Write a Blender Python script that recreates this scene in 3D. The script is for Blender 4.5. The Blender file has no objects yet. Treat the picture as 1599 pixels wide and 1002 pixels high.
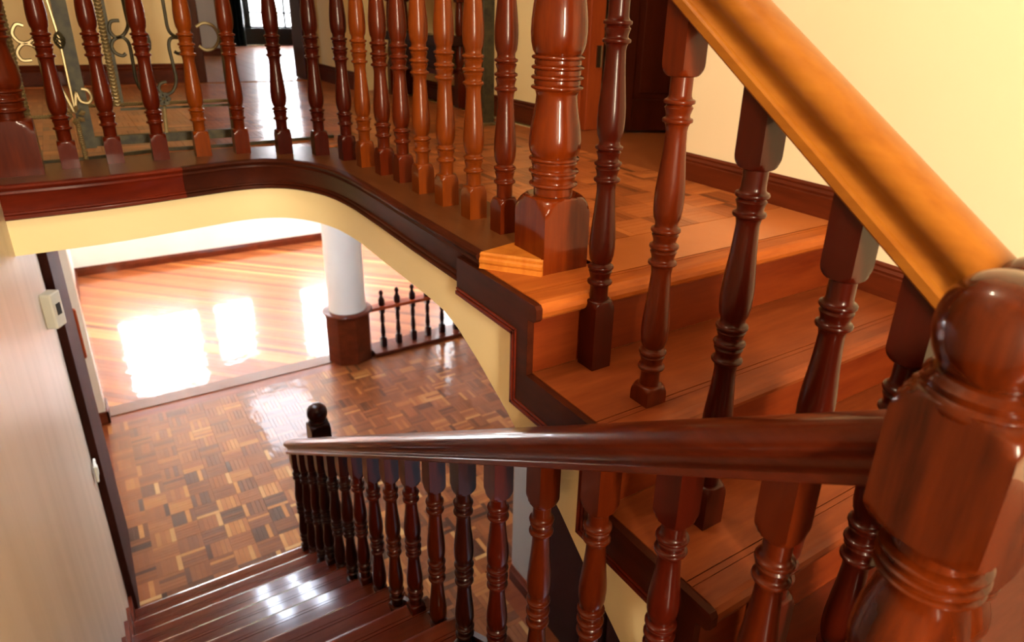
import bpy, bmesh, math, random
from mathutils import Vector, Matrix
random.seed(7)
S = bpy.context.scene
COL = S.collection

# ------------------------------------------------------------------ camera
cam_d = bpy.data.cameras.new('camera'); cam = bpy.data.objects.new('camera', cam_d); COL.objects.link(cam)
RR = (0.83613192, -0.54784596, 0.02735344); UU = (0.1894327, 0.33519539, 0.92290807); FF = (0.5147802, 0.76649126, -0.3840475)
CP = (-0.72227392, -1.03035661, 0.54615634)
cam.matrix_world = Matrix(((RR[0], UU[0], -FF[0], CP[0]), (RR[1], UU[1], -FF[1], CP[1]), (RR[2], UU[2], -FF[2], CP[2]), (0, 0, 0, 1)))
cam_d.sensor_width = 36; cam_d.lens = 1064.195/1599*36
cam_d.shift_x = -(827.69-799.5)/1599; cam_d.shift_y = (459.22-501)/1599
cam_d.clip_start = 0.02; cam_d.clip_end = 60
cam_d.dof.use_dof = True; cam_d.dof.focus_distance = 1.4; cam_d.dof.aperture_fstop = 4.5
S.camera = cam

# ------------------------------------------------------------------ world, exposure
W = bpy.data.worlds.new('world'); S.world = W; W.use_nodes = True
W.node_tree.nodes['Background'].inputs[0].default_value = (.62, .78, 1, 1)
W.node_tree.nodes['Background'].inputs[1].default_value = 1.2
S.view_settings.view_transform = 'Standard'; S.view_settings.look = 'None'
S.view_settings.exposure = 0.15; S.view_settings.gamma = 1; S.view_settings.use_curve_mapping = False

WARM = (1, .83, .60)
def area(name, loc, target, sx, sy, power, col):
    d = bpy.data.lights.new(name, 'AREA'); d.shape = 'RECTANGLE'; d.size = sx; d.size_y = sy; d.energy = power; d.color = col
    o = bpy.data.objects.new(name, d); COL.objects.link(o); o.location = loc
    o.rotation_euler = (Vector(target)-Vector(loc)).to_track_quat('-Z', 'Y').to_euler(); return o
def bulb(name, loc, power, r, col=WARM):
    d = bpy.data.lights.new(name, 'POINT'); d.energy = power; d.color = col; d.shadow_soft_size = r
    o = bpy.data.objects.new(name, d); COL.objects.link(o); o.location = loc; return o
# warm lamps of the stair hall (ceiling lamp over the half landing, lamp over the well)
area('half_landing_window_light', (-.62, -2.55, .62), (.2, 1.0, .2), .20, 1.25, 122, (1, .84, .60))
bulb('stair_hall_lamp', (-.25, .25, 2.3), 44, .07)
bulb('upper_hall_lamp', (0.2, 3.0, 2.3), 2.5, .12)
# daylight at the lounge windows and at the far upstairs window, plus an added lounge fill
DAY = (.96, .97, 1)
area('lounge_window_and_fill_light', (-.24, 8.75, -1.33), (-.24, 4, -1.5), 1.0, 1.2, 430, DAY)
area('lounge_window_and_fill_light', (.70, 8.75, -1.5), (.70, 4, -1.6), .55, 1.0, 215, DAY)
area('lounge_window_and_fill_light', (2.1, 8.75, -1.33), (2.1, 4, -1.5), 1.0, 1.3, 430, DAY)
area('lounge_window_and_fill_light', (3.3, 7.2, -1.3), (-1, 8.6, -1.8), 1.6, 1.3, 95, DAY)  # added fill with no window, brightens the lounge end and left walls
area('bedroom_window_daylight', (1.9, 9.75, 1.0), (1.2, 3, .3), 1.4, 1.6, 260, DAY)
# added fill light in the side room, shining out through the doorway
area('side_room_fill_light', (-1.9, 3.8, -1.3), (0, 3.8, -1.8), 1.0, 1.6, 8, DAY)

# ------------------------------------------------------------------ materials
def nt(name):
    m = bpy.data.materials.new(name); m.use_nodes = True; t = m.node_tree; b = t.nodes['Principled BSDF']; return m, t, b
def N(t, k, **kw):
    n = t.nodes.new(k)
    for a, v in kw.items(): setattr(n, a, v)
    return n
def wood(name, c1, c2, rough=.28, coat=.6, grain=(9, 9, .9), bump=.006, dust=.0, coatr=.045, streak=1.0, spec=.12, dim=1.0):
    c1 = tuple(v*k*dim for v, k in zip(c1, (.62,.58,.5))); c2 = tuple(v*k*dim for v, k in zip(c2, (.68,.64,.54)))
    coat = coat*.75
    m, t, b = nt(name); L = t.links.new
    tc = N(t, 'ShaderNodeTexCoord'); mp = N(t, 'ShaderNodeMapping'); mp.inputs['Scale'].default_value = grain
    L(tc.outputs['Object'], mp.inputs[0])
    oi = N(t, 'ShaderNodeObjectInfo'); ad = N(t, 'ShaderNodeVectorMath', operation='ADD')
    sc = N(t, 'ShaderNodeVectorMath', operation='SCALE'); cx = N(t, 'ShaderNodeCombineXYZ')
    L(oi.outputs['Random'], cx.inputs[0]); L(oi.outputs['Random'], cx.inputs[1]); L(cx.outputs[0], sc.inputs[0]); sc.inputs['Scale'].default_value = 37
    L(mp.outputs[0], ad.inputs[0]); L(sc.outputs[0], ad.inputs[1])
    n1 = N(t, 'ShaderNodeTexNoise'); n1.inputs['Scale'].default_value = 2.2; n1.inputs['Detail'].default_value = 6; n1.inputs['Distortion'].default_value = .6
    L(ad.outputs[0], n1.inputs[0])
    n2 = N(t, 'ShaderNodeTexNoise'); n2.inputs['Scale'].default_value = 14; n2.inputs['Detail'].default_value = 3
    L(ad.outputs[0], n2.inputs[0])
    mx = N(t, 'ShaderNodeMath', operation='MULTIPLY_ADD'); L(n2.outputs[0], mx.inputs[0]); mx.inputs[1].default_value = .35*streak; L(n1.outputs[0], mx.inputs[2])
    rp = N(t, 'ShaderNodeValToRGB'); e = rp.color_ramp.elements
    e[0].position = .42; e[0].color = (*c1, 1); e[1].position = .88; e[1].color = (*c2, 1)
    L(mx.outputs[0], rp.inputs[0]); L(rp.outputs[0], b.inputs['Base Color'])
    b.inputs['Roughness'].default_value = rough; b.inputs['Coat Weight'].default_value = coat; b.inputs['Coat Roughness'].default_value = coatr
    b.inputs['Specular IOR Level'].default_value = spec; b.inputs['Coat IOR'].default_value = 1.33
    if bump:
        n3 = N(t, 'ShaderNodeTexNoise'); n3.inputs['Scale'].default_value = 7; L(tc.outputs['Object'], n3.inputs[0])
        bp_ = N(t, 'ShaderNodeBump'); bp_.inputs['Strength'].default_value = bump*4; bp_.inputs['Distance'].default_value = .02
        L(n3.outputs[0], bp_.inputs['Height']); L(bp_.outputs[0], b.inputs['Normal']); L(bp_.outputs[0], b.inputs['Coat Normal'])
    return m
def plain(name, c, rough=.6, metal=0, c2=None, scale=3, coat=0, spec=.5, gr=(1, 1, 1)):
    m, t, b = nt(name); L = t.links.new
    b.inputs['Roughness'].default_value = rough; b.inputs['Metallic'].default_value = metal; b.inputs['Coat Weight'].default_value = coat
    b.inputs['Specular IOR Level'].default_value = spec; b.inputs['Coat IOR'].default_value = 1.33
    c2 = c2 or tuple(x*.93 for x in c)
    tc = N(t, 'ShaderNodeTexCoord'); mp = N(t, 'ShaderNodeMapping'); mp.inputs['Scale'].default_value = gr; L(tc.outputs['Object'], mp.inputs[0])
    n = N(t, 'ShaderNodeTexNoise'); n.inputs['Scale'].default_value = scale; n.inputs['Detail'].default_value = 4; L(mp.outputs[0], n.inputs[0])
    rp = N(t, 'ShaderNodeValToRGB'); rp.color_ramp.elements[0].position = .35; rp.color_ramp.elements[1].position = .7
    rp.color_ramp.elements[0].color = (*c, 1); rp.color_ramp.elements[1].color = (*c2, 1)
    L(n.outputs[0], rp.inputs[0]); L(rp.outputs[0], b.inputs['Base Color'])
    return m
def emit(name, c, s):
    m, t, b = nt(name); b.inputs['Base Color'].default_value = (0, 0, 0, 1)
    b.inputs['Emission Color'].default_value = (*c, 1); b.inputs['Emission Strength'].default_value = s; return m

def lin(r, g, b):
    f = lambda v: ((v/255+.055)/1.055)**2.4 if v > 10 else v/255/12.92
    return (f(r), f(g), f(b))
TONE = {
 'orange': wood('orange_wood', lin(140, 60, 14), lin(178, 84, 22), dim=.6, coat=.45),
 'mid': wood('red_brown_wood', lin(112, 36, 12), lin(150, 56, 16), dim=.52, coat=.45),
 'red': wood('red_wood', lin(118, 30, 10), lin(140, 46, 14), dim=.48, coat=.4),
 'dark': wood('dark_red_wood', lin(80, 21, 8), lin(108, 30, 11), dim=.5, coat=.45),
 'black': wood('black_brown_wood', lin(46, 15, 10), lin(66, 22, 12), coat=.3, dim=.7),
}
TONE['brown'] = wood('shaded_red_brown_wood', lin(108, 32, 10), lin(146, 54, 14), dim=.33, coat=.35)  # red brown tone with shade put in, for strongly lit lower balusters
M_RAIL = wood('golden_rail_wood', bump=.004, dim=.68, c1=lin(186, 108, 34), c2=lin(214, 138, 50), rough=.34, coat=.45, grain=(6, 1.2, 6), coatr=.16)
M_LRAIL = wood('dark_rail_wood', bump=0, c1=lin(100, 34, 16), c2=lin(128, 50, 22), dim=.6, rough=.3, coat=.7, grain=(9, 1, 9))
M_NEWEL = wood('newel_wood', lin(122, 38, 10), lin(168, 68, 16), dim=.58, rough=.22, coat=.9, grain=(7, 7, .9))
M_NEAR = wood('near_newel_wood', lin(84, 28, 7), lin(172, 70, 20), dim=.34, rough=.25, coat=.8, grain=(8, 8, .8))
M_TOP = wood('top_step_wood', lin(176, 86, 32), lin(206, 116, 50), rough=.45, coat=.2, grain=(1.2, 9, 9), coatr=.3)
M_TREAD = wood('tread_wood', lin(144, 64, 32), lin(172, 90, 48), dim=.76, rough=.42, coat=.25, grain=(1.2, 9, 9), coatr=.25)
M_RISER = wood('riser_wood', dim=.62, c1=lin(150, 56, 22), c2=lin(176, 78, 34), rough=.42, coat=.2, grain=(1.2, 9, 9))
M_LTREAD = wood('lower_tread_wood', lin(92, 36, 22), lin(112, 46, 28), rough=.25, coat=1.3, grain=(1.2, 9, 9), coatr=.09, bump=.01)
M_CURB = wood('curb_wood', lin(112, 62, 34), lin(130, 78, 44), dim=.8, rough=.4, coat=.3, grain=(4, 1, 4), coatr=.2)
M_FASD = wood('dark_fascia_wood', lin(60, 24, 12), lin(84, 34, 18), rough=.45, coat=.1, spec=.1, grain=(4, 1.4, 8), coatr=.2)
M_FASR = wood('red_fascia_wood', lin(98, 28, 12), lin(126, 40, 18), rough=.35, coat=.5, grain=(1.4, 4, 8), coatr=.15)
M_BASE = wood('baseboard_wood', lin(92, 36, 18), lin(116, 50, 26), rough=.4, coat=.3, grain=(4, 1, 6))
M_END = wood('end_grain_wood', lin(206, 112, 34), lin(228, 144, 58), rough=.45, coat=.2)
M_DOOR = wood('door_wood', lin(72, 26, 14), lin(92, 36, 20), rough=.3, coat=.4, grain=(6, 6, .8))
M_JAMB = wood('jamb_wood', lin(150, 60, 24), lin(176, 78, 34), rough=.4, coat=.3, grain=(6, 6, .8))
M_CREAM = plain('cream_plaster', lin(248, 230, 196), .55, c2=lin(246, 227, 190), scale=2)
M_YELLOW = plain('yellow_plaster', lin(253, 234, 184), .6, c2=lin(251, 230, 176), scale=2)
M_LWALL = plain('pale_wall_paint', lin(208, 190, 168), .34, c2=lin(194, 176, 152), scale=3, gr=(1, 3, .3), spec=.5)
M_WHITE = plain('white_paint', lin(244, 240, 230), .5)
M_CEIL = plain('ceiling_paint', lin(240, 232, 215), .8)
M_GREY = plain('grey_paint', lin(178, 170, 160), .6)
M_BRONZE = plain('bronze_iron', lin(74, 67, 40), .55, .1, c2=lin(42, 36, 22), scale=30)
M_BRASS = plain('worn_brass_iron', lin(150, 132, 92), .3, .5, c2=lin(120, 102, 68), scale=12)
M_PLASTIC = plain('ivory_plastic', lin(240, 238, 226), .4)
M_BLACK = plain('black_plastic', lin(22, 22, 24), .3)
M_TEAL = plain('dark_teal_paint', lin(10, 26, 28), .4)
M_GLASS, _t, _b = nt('window_glass'); _b.inputs['Transmission Weight'].default_value = 1; _b.inputs['Roughness'].default_value = 0; _b.inputs['IOR'].default_value = 1.1
M_LAMP = emit('tube_light_glow', (.72, .82, 1), 60)
M_PANEL = emit('added_panel_glow', (.85, .9, 1), 18)
M_CASE = plain('dark_casing_paint', lin(58, 24, 16), .75, spec=.08, c2=lin(44, 18, 12))
M_STEEL = plain('hinge_metal', lin(120, 90, 60), .35, .9)
M_LEAFG = plain('leaf_green', lin(120, 160, 70), .6, c2=lin(60, 96, 36), scale=9)

def tone_mat(name, stops, rough, coat, coatr, gs=60):
    m, t, b = nt(name); L = t.links.new
    at = N(t, 'ShaderNodeAttribute', attribute_name='tone'); oi = N(t, 'ShaderNodeObjectInfo')
    sp = N(t, 'ShaderNodeSeparateColor'); L(at.outputs['Color'], sp.inputs[0])
    a1 = N(t, 'ShaderNodeMath', operation='MULTIPLY_ADD'); L(oi.outputs['Random'], a1.inputs[0]); a1.inputs[1].default_value = .22
    s2 = N(t, 'ShaderNodeMath', operation='MULTIPLY'); L(sp.outputs[0], s2.inputs[0]); s2.inputs[1].default_value = .74; L(s2.outputs[0], a1.inputs[2])
    tc = N(t, 'ShaderNodeTexCoord'); mp = N(t, 'ShaderNodeMapping'); mp.inputs['Scale'].default_value = (1, 1, 1); L(tc.outputs['Generated'], mp.inputs[0])
    nz = N(t, 'ShaderNodeTexNoise'); nz.inputs['Scale'].default_value = gs*.2; nz.inputs['Detail'].default_value = 4; L(tc.outputs['Object'], nz.inputs[0])
    a2 = N(t, 'ShaderNodeMath', operation='MULTIPLY_ADD'); L(nz.outputs[0], a2.inputs[0]); a2.inputs[1].default_value = .12; L(a1.outputs[0], a2.inputs[2])
    rp = N(t, 'ShaderNodeValToRGB'); cr = rp.color_ramp
    while len(cr.elements) < len(stops): cr.elements.new(.5)
    for e, (p_, c_) in zip(cr.elements, stops): e.position = p_; e.color = (*c_, 1)
    L(a2.outputs[0], rp.inputs[0]); L(rp.outputs[0], b.inputs['Base Color'])
    b.inputs['Roughness'].default_value = rough; b.inputs['Coat Weight'].default_value = coat; b.inputs['Coat Roughness'].default_value = coatr; b.inputs['Specular IOR Level'].default_value = .15
    n3 = N(t, 'ShaderNodeTexNoise'); n3.inputs['Scale'].default_value = 9; g = N(t, 'ShaderNodeNewGeometry'); L(g.outputs['Position'], n3.inputs[0])
    bp_ = N(t, 'ShaderNodeBump'); bp_.inputs['Strength'].default_value = .12; bp_.inputs['Distance'].default_value = .02
    L(n3.outputs[0], bp_.inputs['Height']); L(bp_.outputs[0], b.inputs['Normal']); L(bp_.outputs[0], b.inputs['Coat Normal'])
    return m
M_PARQ = tone_mat('mosaic_parquet_wood', [(.0, lin(40, 24, 18)), (.18, lin(72, 40, 24)), (.45, lin(116, 63, 32)), (.7, lin(132, 75, 38)), (.88, lin(168, 110, 58)), (1, lin(184, 140, 88))], .4, .4, .07)
M_UPARQ = tone_mat('upper_parquet_wood', [(.0, lin(84, 46, 26)), (.22, lin(136, 74, 38)), (.6, lin(168, 94, 48)), (1, lin(196, 118, 62))], .4, .5, .16)
M_PLANK = tone_mat('lounge_plank_wood', [(.0, lin(84, 38, 20)), (.3, lin(132, 68, 36)), (.7, lin(158, 90, 48)), (1, lin(204, 136, 76))], .3, .7, .05, 30)

# ------------------------------------------------------------------ geometry helpers
class MB:
    def __init__(s): s.v = []; s.f = []; s.sm = []; s.tone = []
    def add(s, vs, fs, smooth=False, tone=0):
        o = len(s.v); s.v += [tuple(x) for x in vs]
        for f in fs: s.f.append([i+o for i in f]); s.sm.append(smooth); s.tone.append(tone)
        return s
    def box(s, x0, x1, y0, y1, z0, z1, tone=0, bottom=True):
        v = [(x0,y0,z0),(x1,y0,z0),(x1,y1,z0),(x0,y1,z0),(x0,y0,z1),(x1,y0,z1),(x1,y1,z1),(x0,y1,z1)]
        f = [(4,5,6,7),(0,1,5,4),(1,2,6,5),(2,3,7,6),(3,0,4,7)]
        if bottom: f.append((3,2,1,0))
        return s.add(v, f, tone=tone)
    def prism(s, poly, z0, z1, tone=0):       # polygon in xy (ccw)
        n = len(poly); v = [(x,y,z0) for x,y in poly]+[(x,y,z1) for x,y in poly]
        f = [tuple(range(n-1,-1,-1)), tuple(range(n,2*n))]+[(i,(i+1)%n,n+(i+1)%n,n+i) for i in range(n)]
        return s.add(v, f, tone=tone)
    def prism_x(s, poly, x0, x1):             # polygon in yz
        n = len(poly); v = [(x0,y,z) for y,z in poly]+[(x1,y,z) for y,z in poly]
        f = [tuple(range(n)), tuple(range(2*n-1,n-1,-1))]+[(i,n+i,n+(i+1)%n,(i+1)%n) for i in range(n)]
        return s.add(v, f)
    def lathe(s, prof, n=24, c=(0,0), smooth=True):   # prof list of (r,z)
        v = []; f = []
        for r, z in prof:
            for k in range(n):
                a = 2*math.pi*k/n; v.append((c[0]+r*math.cos(a), c[1]+r*math.sin(a), z))
        for i in range(len(prof)-1):
            for k in range(n): f.append((i*n+k, i*n+(k+1)%n, (i+1)*n+(k+1)%n, (i+1)*n+k))
        f.append(tuple(range(n-1,-1,-1))); m = len(prof)-1; f.append(tuple(m*n+k for k in range(n)))
        return s.add(v, f, smooth)
    def sweep(s, path, prof, up=Vector((0,0,1)), closed_prof=True, smooth=False, caps=True):
        # path: list of Vector, prof: list of (side, up)
        P = [Vector(p) for p in path]; n = len(prof); v = []; f = []
        for i, p in enumerate(P):
            a = (P[i]-P[i-1]).normalized() if i else (P[1]-P[0]).normalized()
            b = (P[i+1]-P[i]).normalized() if i < len(P)-1 else a
            tg = (a+b).normalized(); sd = tg.cross(up).normalized(); un = sd.cross(tg).normalized()
            k = 1/max(.5, math.sqrt(max(.25, (1+a.dot(b))/2)))
            for (q, w) in prof: v.append(p+sd*q*k+un*w)
        m = n if closed_prof else n-1
        for i in range(len(P)-1):
            for j in range(m): f.append((i*n+j, i*n+(j+1)%n, (i+1)*n+(j+1)%n, (i+1)*n+j))
        s.add(v, f, smooth)
        if caps and closed_prof:
            s.add([v[j] for j in range(n)], [tuple(range(n-1,-1,-1))]); s.add([v[(len(P)-1)*n+j] for j in range(n)], [tuple(range(n))])
        return s
    def tube(s, path, r, n=8):
        prof = [(r*math.cos(2*math.pi*k/n), r*math.sin(2*math.pi*k/n)) for k in range(n)]
        P = [Vector(p) for p in path]
        d = P[-1]-P[0]; up = Vector((0,1,0)) if abs(d.normalized().y) < .9 else Vector((0,0,1))
        return s.sweep(P, prof, up=up, smooth=True)
    def mesh(s, name):
        m = bpy.data.meshes.new(name); m.from_pydata(s.v, [], s.f)
        m.polygons.foreach_set('use_smooth', s.sm)
        if any(s.tone):
            a = m.color_attributes.new('tone', 'FLOAT_COLOR', 'CORNER'); buf = []
            for p_, t_ in zip(m.polygons, s.tone):
                for _ in range(p_.loop_total): buf += [t_, t_, t_, 1]
            a.data.foreach_set('color', buf)
        m.validate(); bm = bmesh.new(); bm.from_mesh(m); bmesh.ops.recalc_face_normals(bm, faces=bm.faces); bm.to_mesh(m); bm.free()
        if any(s.sm): m.set_sharp_from_angle(angle=.62)
        return m
    def build(s, name, mat, parent=None, loc=(0,0,0), bevel=0):
        o = bpy.data.objects.new(name, s.mesh(name)); o.data.materials.append(mat); COL.objects.link(o)
        o.location = loc; o.parent = parent
        if bevel:
            b = o.modifiers.new('bevel', 'BEVEL'); b.width = bevel; b.segments = 2; b.limit_method = 'ANGLE'; b.angle_limit = .7
        return o
def thing(name, label, cat, loc=(0,0,0), group=None):
    o = bpy.data.objects.new(name, None); COL.objects.link(o); o.location = loc; o.empty_display_size = .1
    o['label'] = label; o['category'] = cat
    if group: o['group'] = group
    return o
def tag(o, label, cat, group=None):
    o['label'] = label; o['category'] = cat
    if group: o['group'] = group
    return o
def struct(name, mb, mat, parent=None, bevel=0):
    o = mb.build(name, mat, parent, bevel=bevel)
    if parent is None: o['kind'] = 'structure'
    return o

H = .17; T = .2633; LZ = -2.5
# ------------------------------------------------------------------ plan of the edge of the stair well
EDGE = [(0,.345),(0,.6),(0.004,.85),(0.004,1.06),(-.002,1.16),(-.016,1.26),(-.043,1.345),(-.084,1.42),(-.135,1.472),(-.20,1.502),(-.28,1.508),(-.36,1.496),(-.45,1.478),(-.57,1.456),(-.69,1.440),(-.82,1.434),(-.94,1.432)]

def catmull(P, n=4):
    out = []
    for i in range(len(P)-1):
        p0 = P[max(0,i-1)]; p1 = P[i]; p2 = P[i+1]; p3 = P[min(len(P)-1,i+2)]
        for k in range(n):
            t_ = k/n; out.append(tuple(.5*((2*b)+(c-a)*t_+(2*a-5*b+4*c-d)*t_*t_+(3*b-a-3*c+d)*t_**3) for a,b,c,d in zip(p0,p1,p2,p3)))
    return out+[P[-1]]
EDGE = EDGE[:3]+catmull(EDGE[3:], 4)
# ------------------------------------------------------------------ room shell, upper floor
def resample(P, n):
    P = [Vector((*p,0)) for p in P]; L = [0]
    for a, b in zip(P, P[1:]): L.append(L[-1]+(b-a).length)
    out = []
    for k in range(n):
        s = L[-1]*k/(n-1); i = max(j for j in range(len(L)-1) if L[j] <= s+1e-9)
        t_ = (s-L[i])/(L[i+1]-L[i]); out.append(P[i].lerp(P[i+1], min(1,t_)))
    return out
inner = [(.236,.30),(.236,.6),(.236,.9),(.234,1.12),(.222,1.30),(.196,1.45),(.13,1.58),(.04,1.66),(-.07,1.715),(-.2,1.745),(-.33,1.755),(-.46,1.75),(-.6,1.735),(-.75,1.72),(-.95,1.71)]
SE = [a.lerp(b, .07) for a, b in zip(resample([(0,.25)]+EDGE, 60), resample(inner, 60))]
slab = [(1.9,.07),(1.9,9.8),(-2.6,9.8),(-2.6,1.432)]+[(p.x,p.y) for p in reversed(SE)]+[(.02,.24),(.02,.07)]
struct('floor_upper', MB().prism(slab, -.18, -.012), M_YELLOW)
struct('floor_bedroom', MB().box(1.9, 4.2, 3.2, 9.8, -.18, -.004), M_TREAD)
struct('wall_right', MB().box(1.103, 1.5, -2.6, .78, -2.5, 2.7), M_CREAM)
struct('wall_left', MB().box(-1.15, -.94, -2.6, 1.432, -2.5, 2.7).box(-1.15, -.94, 1.432, 3.08, -2.5, -.18), M_LWALL)
struct('wall_back', MB().box(-1.15, 1.5, -2.8, -2.6, -2.5, 2.7), plain('shaded_beige_paint', lin(158, 132, 100), .7))  # unseen back wall, colour darkened so its reflection in the varnish stays dim
struct('ceiling', MB().box(-2.8, 4.4, -2.8, 9.9, 2.7, 2.8), M_CEIL)
struct('wall_hall_left', MB().box(-2.8, -2.6, 1.3, 4.6, -.18, 2.7), M_YELLOW)
struct('wall_hall_side', MB().box(-2.8, -1.15, 1.232, 1.432, 0, 2.7), M_YELLOW)
struct('wall_hall_end', MB().box(-2.8, .12, 4.62, 4.8, 0, 2.7).box(.12, .98, 4.62, 4.8, 2.1, 2.7), M_YELLOW)
struct('wall_hall_right', MB().box(.985, 1.25, 3.72, 4.8, 0, 2.7).box(1.27, 1.5, 1.93, 3.72, 0, 2.7), M_YELLOW)
struct('wall_closet', MB().box(1.5, 2.6, .58, .78, 0, 2.7).box(2.4, 2.6, .78, 3.4, 0, 2.7).box(1.5, 2.6, 3.4, 3.6, 0, 2.7), M_GREY)
struct('floor_closet', MB().box(1.9, 2.6, .6, 3.5, -.1, -.004), M_TREAD)
struct('wall_bedroom', MB().box(-2.6, .92, 7.35, 9.8, 0, 2.7).box(4.2, 4.4, 3.6, 9.8, 0, 2.7).box(1.25, 4.2, 3.6, 3.8, 0, 2.7), M_GREY)
struct('wall_bedroom_end', MB().box(.92, 1.35, 9.5, 9.65, 0, 2.7).box(2.6, 4.2, 9.5, 9.65, 0, 2.7).box(1.35, 2.6, 9.5, 9.65, 2.0, 2.7), M_GREY)
struct('wall_bedroom_panel', MB().box(1.35, 2.6, 9.46, 9.64, 0, .225).box(1.35,1.56, 9.47, 9.6, .225, 2.0), M_TEAL, bevel=.01)

def baseboard(name, pts, h=.094, mat=M_BASE, parent=None, side=1):
    prof = [(0,0),(.018,0),(.018,h*.66),(.013,h*.70),(.016,h*.78),(.009,h*.86),(.011,h*.93),(.005,h),(0,h)]
    o = MB().sweep([Vector(p) for p in pts], [(side*a, b) for a, b in prof]).build(name, mat, parent)
    o['kind'] = 'structure'; return o
baseboard('baseboard_right', [(1.1031,.03,0),(1.1031,.78,0)], side=-1)
baseboard('baseboard_right_step', [(1.1031,.03-T,-H),(1.1031,.03,-H)], side=-1)
baseboard('baseboard_right_lower_step', [(1.1031,.03-2*T,-2*H),(1.1031,.03-T,-2*H)], side=-1)
baseboard('baseboard_hall_end', [(-2.6,4.6199,0),(.10,4.6199,0)], h=.13)
baseboard('baseboard_hall_right', [(.9849,4.62,0),(.9849,3.72,0)], h=.12)
baseboard('baseboard_closet_side', [(1.2699,3.72,0),(1.2699,1.93,0)], h=.11)
baseboard('baseboard_bedroom', [(-1,7.3499,0),(.92,7.3499,0)], h=.08)

# bedroom doorway lining
d = MB().box(.085,.16,4.56,4.84,0,2.1).box(.87,.984,4.56,4.84,0,2.1).box(.085,.984,4.56,4.84,2.1,2.2)
struct('door_1', d, M_DOOR, bevel=.006)
# closet doorway: jamb with hinge, and the leaf standing open
jm = struct('door_2', MB().box(1.41,1.5,1.70,1.93,0,2.2).box(1.395,1.41,1.74,1.93,0,2.2), M_JAMB, bevel=.005)
for z in (.30, 1.0): MB().box(1.455,1.475,1.69,1.70,z,z+.10).lathe([(.006,z),(.006,z+.1)],8,(1.48,1.692)).build('hinge', M_STEEL, jm)
leaf = thing('door_leaf', 'dark brown panelled door standing open behind the landing newel post', 'door', (1.47,1.60,0))
leaf.rotation_euler = (0,0,math.radians(-23))
MB().box(0,.78,.01,.045,.012,2.0).build('door_core', M_DOOR, leaf)
for (x0,x1,z0,z1) in [(0,.12,.012,2.0),(.66,.78,.012,2.0),(.12,.66,.012,.16),(.12,.66,.90,1.05),(.12,.66,1.86,2.0),(.33,.45,.16,.9),(.33,.45,1.05,1.86)]:
    MB().box(x0,x1,0,.012,z0,z1).build('door_frame_piece', M_DOOR, leaf, bevel=.003)
for (x0,x1,z0,z1) in [(.15,.30,.19,.87),(.48,.63,.19,.87),(.15,.30,1.08,1.83),(.48,.63,1.08,1.83)]:
    MB().box(x0,x1,.004,.012,z0,z1).build('door_panel', M_DOOR, leaf, bevel=.004)

# bedroom window with bars
wd = MB().box(1.56,1.60,9.5,9.56,.225,2.0).box(2.52,2.56,9.5,9.56,.225,2.0).box(1.56,2.56,9.5,9.56,.215,.245).box(1.56,2.56,9.5,9.56,1.97,2.0)
win = struct('window_1', wd, M_TEAL)
for x in (1.83, 2.06, 2.30): MB().box(x-.016,x+.016,9.51,9.53,.24,1.98).build('muntin', M_TEAL, win)
for z in (.42, .62, .83, 1.05, 1.3, 1.6): MB().box(1.6,2.52,9.512,9.528,z-.013,z+.013).build('muntin', M_TEAL, win)
MB().box(1.6,2.52,9.54,9.545,.24,1.98).build('pane', M_GLASS, win)
cur = MB(); 
pts = [(1.2+.25*i/30, 9.2+.025*math.sin(i*1.3)) for i in range(31)]
cur.add([(x,y,.0) for x,y in pts]+[(x,y,2.1) for x,y in pts]+[(x,y+.01,.0) for x,y in pts]+[(x,y+.01,2.1) for x,y in pts],
        [(i,i+1,32+i,31+i) for i in range(30)]+[(62+i,93+i,94+i,63+i) for i in range(30)], True)
tag(cur.build('curtain', M_TEAL), 'dark teal curtain hanging left of the far upstairs window', 'curtain')
tree = MB()
for i in range(900):
    a = random.uniform(0,6.28); r_ = random.random()**.5*1.0
    c = Vector((1.9+r_*math.cos(a), 11.6+random.uniform(-.4,.4), .9+r_*math.sin(a)*1.0))
    if random.random() < .45: continue
    e1 = Vector((random.uniform(-1,1),random.uniform(-1,1),random.uniform(-1,1))).normalized()*.05
    e2 = e1.cross(Vector((random.random(),1,random.random()))).normalized()*.03
    tree.add([c-e1, c+e2, c+e1, c-e2], [(0,1,2,3)])
tr = thing('garden_tree', 'leafy green tree seen outside the far upstairs window', 'tree', (1.9,11.6,-2.6))
tree.build('foliage', M_LEAFG, tr, loc=(-1.9,-11.6,2.6))
MB().lathe([(.1,-2.6),(.07,-1),(.04,.6)],10,(1.9,11.6)).build('trunk', M_DOOR, tr, loc=(-1.9,-11.6,2.6))

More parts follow.
